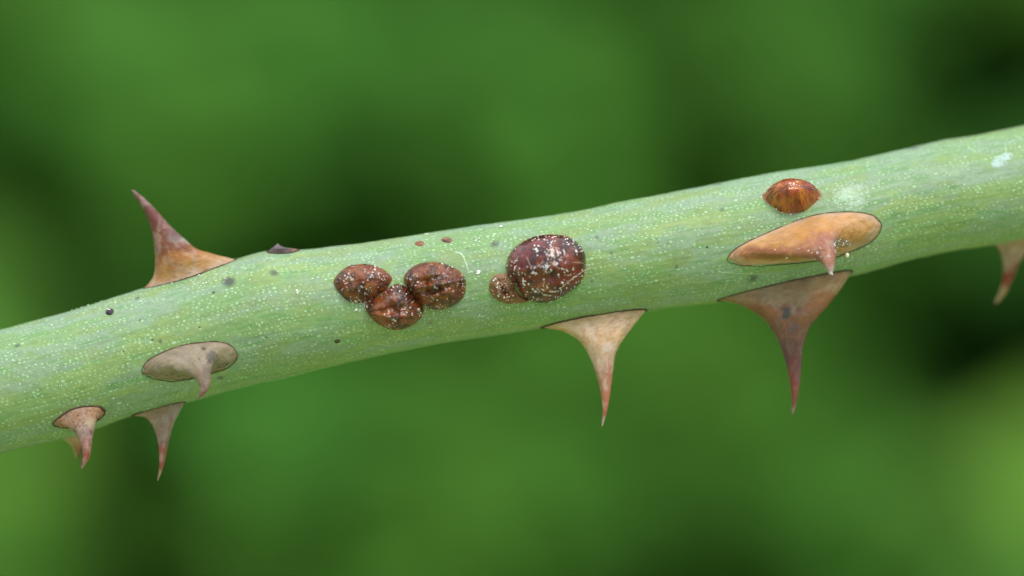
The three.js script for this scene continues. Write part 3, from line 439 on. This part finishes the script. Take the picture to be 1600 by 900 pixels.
{
  const g = shell([[569, 474], [577, 469], [590, 462.5], [600, 455], [609, 447], [621, 443], [631, 445.6], [643, 455], [654, 470], [662, 482], [660, 494], [648.7, 506], [633, 514], [617, 516], [602.5, 513], [588, 505], [576.5, 493], [570.7, 483]], [614, 482],
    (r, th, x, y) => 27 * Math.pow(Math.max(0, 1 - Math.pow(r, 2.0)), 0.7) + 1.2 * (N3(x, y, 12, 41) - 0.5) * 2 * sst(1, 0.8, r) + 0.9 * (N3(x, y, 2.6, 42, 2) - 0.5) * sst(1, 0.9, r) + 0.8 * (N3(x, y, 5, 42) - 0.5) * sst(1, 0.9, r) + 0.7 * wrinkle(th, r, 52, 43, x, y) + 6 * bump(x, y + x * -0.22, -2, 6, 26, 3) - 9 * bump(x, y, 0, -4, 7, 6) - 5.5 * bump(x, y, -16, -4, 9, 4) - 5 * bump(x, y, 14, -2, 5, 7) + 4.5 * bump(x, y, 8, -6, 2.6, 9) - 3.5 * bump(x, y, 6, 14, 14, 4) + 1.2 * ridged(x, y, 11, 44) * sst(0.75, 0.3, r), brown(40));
  const o = insect(g, shellMat({ roughness: 0.2 }), 'brown scale insect with a sunken wrinkled back, squeezed against its two neighbours', { group: 'clustered brown scale insects' });
  crumbs([...flecks(g, 55, 0.8, 0.51), ...grainsOn(g, [[610, 452, 18, 8, 24, 1.1], [575, 475, 8, 5, 12, 1.6], [605, 511, 20, 5, 20, 1.0], [656, 488, 5, 10, 12, 1.4], [619, 500, 5, 3, 5, 2.0], [581, 468, 3, 3, 3, 2.8]])], 'wax_grains', o);
}
// the shrivelled flat one beside the large one
{
  const g = shell([[766, 438], [772, 430], [782, 426.5], [792, 428], [800, 433], [803.5, 442], [806, 452], [815, 462], [826.5, 471], [812, 474.5], [795, 475], [780, 471], [769, 463], [764, 450]], [786, 452],
    (r, th, x, y) => 9.5 * Math.pow(Math.max(0, 1 - Math.pow(r, 5)), 0.6) + 1.8 * (N3(x, y, 7, 51) - 0.5) * 2 * sst(1, 0.7, r) + 2.4 * (N3(x, y, 3, 52) - 0.5) * sst(1, 0.85, r) + 5 * bump(x - y * 0.35, y, -6, 4, 4, 14) + 4 * bump(x - y * 0.4, y, 8, 4, 4, 12) - 2.5 * bump(x - y * 0.35, y, 1, 4, 3, 12),
    (r, x, y, th) => { let c = mix3([0.15, 0.068, 0.022], [0.25, 0.14, 0.06], N3(x, y, 3, 53)); const core = bump(x - y * 0.35, y, 2, 4, 13, 17); c = mix3(c, [0.07, 0.02, 0.015], core * sst(0.35, 0.6, N3(x, y, 5, 54) + 0.12)); c = mix3(c, [0.36, 0.10, 0.03], 0.7 * core * sst(0.55, 0.7, N3(x, y, 4, 55))); c = mix3(c, [0.42, 0.33, 0.24], 0.5 * sst(0.93, 1, r)); const q = 0.65 + 0.7 * hash(Math.round(x * 0.9), Math.round(y * 0.9), 5); return c.map((v) => v * q); }, 70, 200);
  const o = insect(g, shellMat({ roughness: 0.45, clearcoat: 0.25 }), 'small shrivelled flat scale insect with a pale tan margin beside the largest one');
  crumbs(grainsOn(g, [[779, 452, 4, 12, 16, 1.7], [793, 464, 10, 6, 12, 1.4], [775, 440, 5, 5, 8, 1.2], [800, 472, 18, 3, 8, 1.2], [790, 445, 12, 12, 16, 0.9]]), 'wax_grains', o);
}
// the orange one
{
  const g = shell([[1190.5, 304.5], [1195, 314], [1206, 325.5], [1218, 333], [1230, 336], [1242, 335.8], [1255.6, 332.6], [1268, 325], [1278, 315.5], [1284.4, 303], [1281, 297], [1270, 291], [1256, 288], [1238, 287], [1218, 289], [1203, 295]], [1238, 311],
    (r, th, x, y) => 37 * Math.pow(Math.max(0, 1 - Math.pow(Math.min(1, r / 0.9), 2.2)), 0.6) + 4 * Math.pow(Math.max(0, 1 - r), 0.3) + 0.9 * (N3(x, y, 10, 61) - 0.5) * 2 * sst(1, 0.8, r) + 0.5 * (N3(x, y, 3.5, 62) - 0.5) * sst(1, 0.9, r) + 0.6 * wrinkle(th, r, 40, 63, x, y) + 1.6 * bump(x, y, 10, -7, 16, 3) - 1.6 * bump(x, y, 10, 0, 12, 3) + 2 * bump(x, y, -8, 4, 3, 14) - 1.5 * bump(x, y, -14, 2, 3, 10),
    (r, x, y, th) => { let c = mix3([0.42, 0.115, 0.012], [0.25, 0.042, 0.007], sst(0.4, 0.62, N3(x, y, 10, 64))); c = mix3(c, [0.36, 0.15, 0.025], 0.5 * sst(0.5, 0.7, N3(x, y, 6, 65)) * sst(0.3, 0.8, r)); c = mix3(c, [0.08, 0.016, 0.006], 0.6 * sst(0.56, 0.72, N3(x, y, 6, 66))); c = mix3(c, [0.07, 0.025, 0.03], 0.8 * bump(x, y + x * -0.12, 16, 0, 13, 2.2)); c = mix3(c, [0.20, 0.07, 0.05], 0.7 * sst(0.88, 1, r)); return c; });
  const o = insect(g, shellMat({ roughness: 0.2, clearcoat: 0.4, clearcoatRoughness: 0.08 }), 'shiny amber orange scale insect above the wide orange oval prickle');
  crumbs(grainsOn(g, [[1212, 328, 4, 3, 4, 1.6], [1236, 335, 3, 3, 4, 1.6], [1278, 318, 4, 6, 8, 1.1], [1276, 294, 3, 3, 5, 1.4], [1225, 333, 20, 3, 16, 0.7]]), 'wax_grains', o);
}
// tiny young ones
const young = (x, y, rx, ry, turn, hgt, a, b, label) => {
  const out = []; for (let j = 0; j < 16; j++) { const t = j / 16 * 2 * Math.PI, c = Math.cos(t) * rx, s = Math.sin(t) * ry * (1 + 0.12 * Math.cos(t)); out.push([x + c * Math.cos(turn) + s * Math.sin(turn), y - c * Math.sin(turn) + s * Math.cos(turn)]); }
  const g = shell(out, [x, y], (r, th, u, v) => hgt * Math.pow(Math.max(0, 1 - r * r), 0.6) + 0.8 * (N3(u, v, 3, 71) - 0.5) * sst(1, 0.8, r), (r, u, v) => mix3(a, b, sst(0.35, 0.65, N3(u, v, 3.2, 72))), 24, 64);
  return insect(g, shellMat({ roughness: 0.4 }), label);
};
young(655, 380.5, 8, 4.2, 0.05, 4, [0.27, 0.10, 0.04], [0.16, 0.06, 0.03], 'tiny orange brown young scale insect on the upper skin of the stem');
young(698, 375, 9, 4.6, -0.15, 5, [0.13, 0.06, 0.04], [0.30, 0.15, 0.09], 'tiny dark brown young scale insect with a paler end on the upper skin');
{
  const o = young(171.5, 487.5, 7.4, 5.6, 0.15, 4.5, [0.015, 0.010, 0.014], [0.03, 0.02, 0.028], 'tiny black oval scale insect with a pale streak, on the bare lower end of stem');
  const f = shade(new THREE.Mesh(new THREE.CapsuleGeometry(0.8 * U, 5 * U, 4, 8).rotateZ(Math.PI / 2 - 0.25), waxMat)); f.name = 'wax_streak'; const [s, p] = spot(170.5, 486.5); f.position.copy(onStem(s, p, 4)); o.add(f);
}

// ---------------------------------------------------------------- small loose things on the stem
crumbs(grainsOn(bigPrickle.geometry, [[1316, 381, 13, 8, 60, 1.3], [1308, 390, 5, 7, 16, 1.2], [1294, 401, 5, 5, 16, 1.3], [1298, 427, 3, 3, 8, 1.4], [1250, 390, 50, 5, 40, 0.8], [1270, 395, 20, 5, 20, 0.9], [1228, 402, 3, 2, 4, 1.8], [1276, 402, 10, 5, 14, 0.8]]), 'wax_grains', bigPrickle);
{
  const list = [], on = (x, y, r, n = 1, w = 0, h = 0) => { for (let k = 0; k < n; k++) { const [s, p] = spot(x + rr(-w, w), y + rr(-h, h)); list.push([onStem(s, p, 0.6), normalAt(s, p), r * U * rr(0.6, 1.2)]); } };
  on(668, 367, 1.8, 3, 4, 1); on(747, 425.5, 2.2, 2, 2, 2); on(781, 354, 2.2, 3, 3, 1); on(557, 482, 1.8, 3, 1, 3); on(465, 456, 1.5, 4, 3, 2); on(745, 376, 1.4, 5, 5, 4); on(512, 398, 1, 4, 6, 4);
  on(800, 480, 0.9, 16, 30, 4); on(570, 476, 1.2, 10, 14, 2); on(640, 518, 0.8, 10, 40, 5); on(680, 487, 0.8, 14, 30, 3); on(180, 465, 1.0, 24, 70, 12); on(300, 437, 1.0, 24, 60, 10); on(430, 480, 0.8, 30, 110, 50); on(1000, 420, 0.8, 22, 120, 40); on(120, 600, 0.9, 26, 110, 50); on(270, 640, 0.9, 16, 60, 8); on(720, 470, 0.8, 18, 60, 40); on(1220, 345, 0.8, 10, 40, 10); on(1450, 330, 0.8, 12, 90, 50);
  crumbs(list, 'wax_grains', stem);
  const [s, p] = spot(1320, 391), grain = shade(new THREE.Mesh(new THREE.SphereGeometry(3.4 * U, 16, 12).scale(0.9, 1.15, 0.8), new THREE.MeshStandardMaterial({ color: rgb(0.72, 0.66, 0.50), roughness: 0.6 })));
  grain.name = 'egg'; grain.position.copy(onStem(s, p, 16)); bigPrickle.add(grain);
}
renderer.render(scene, camera);
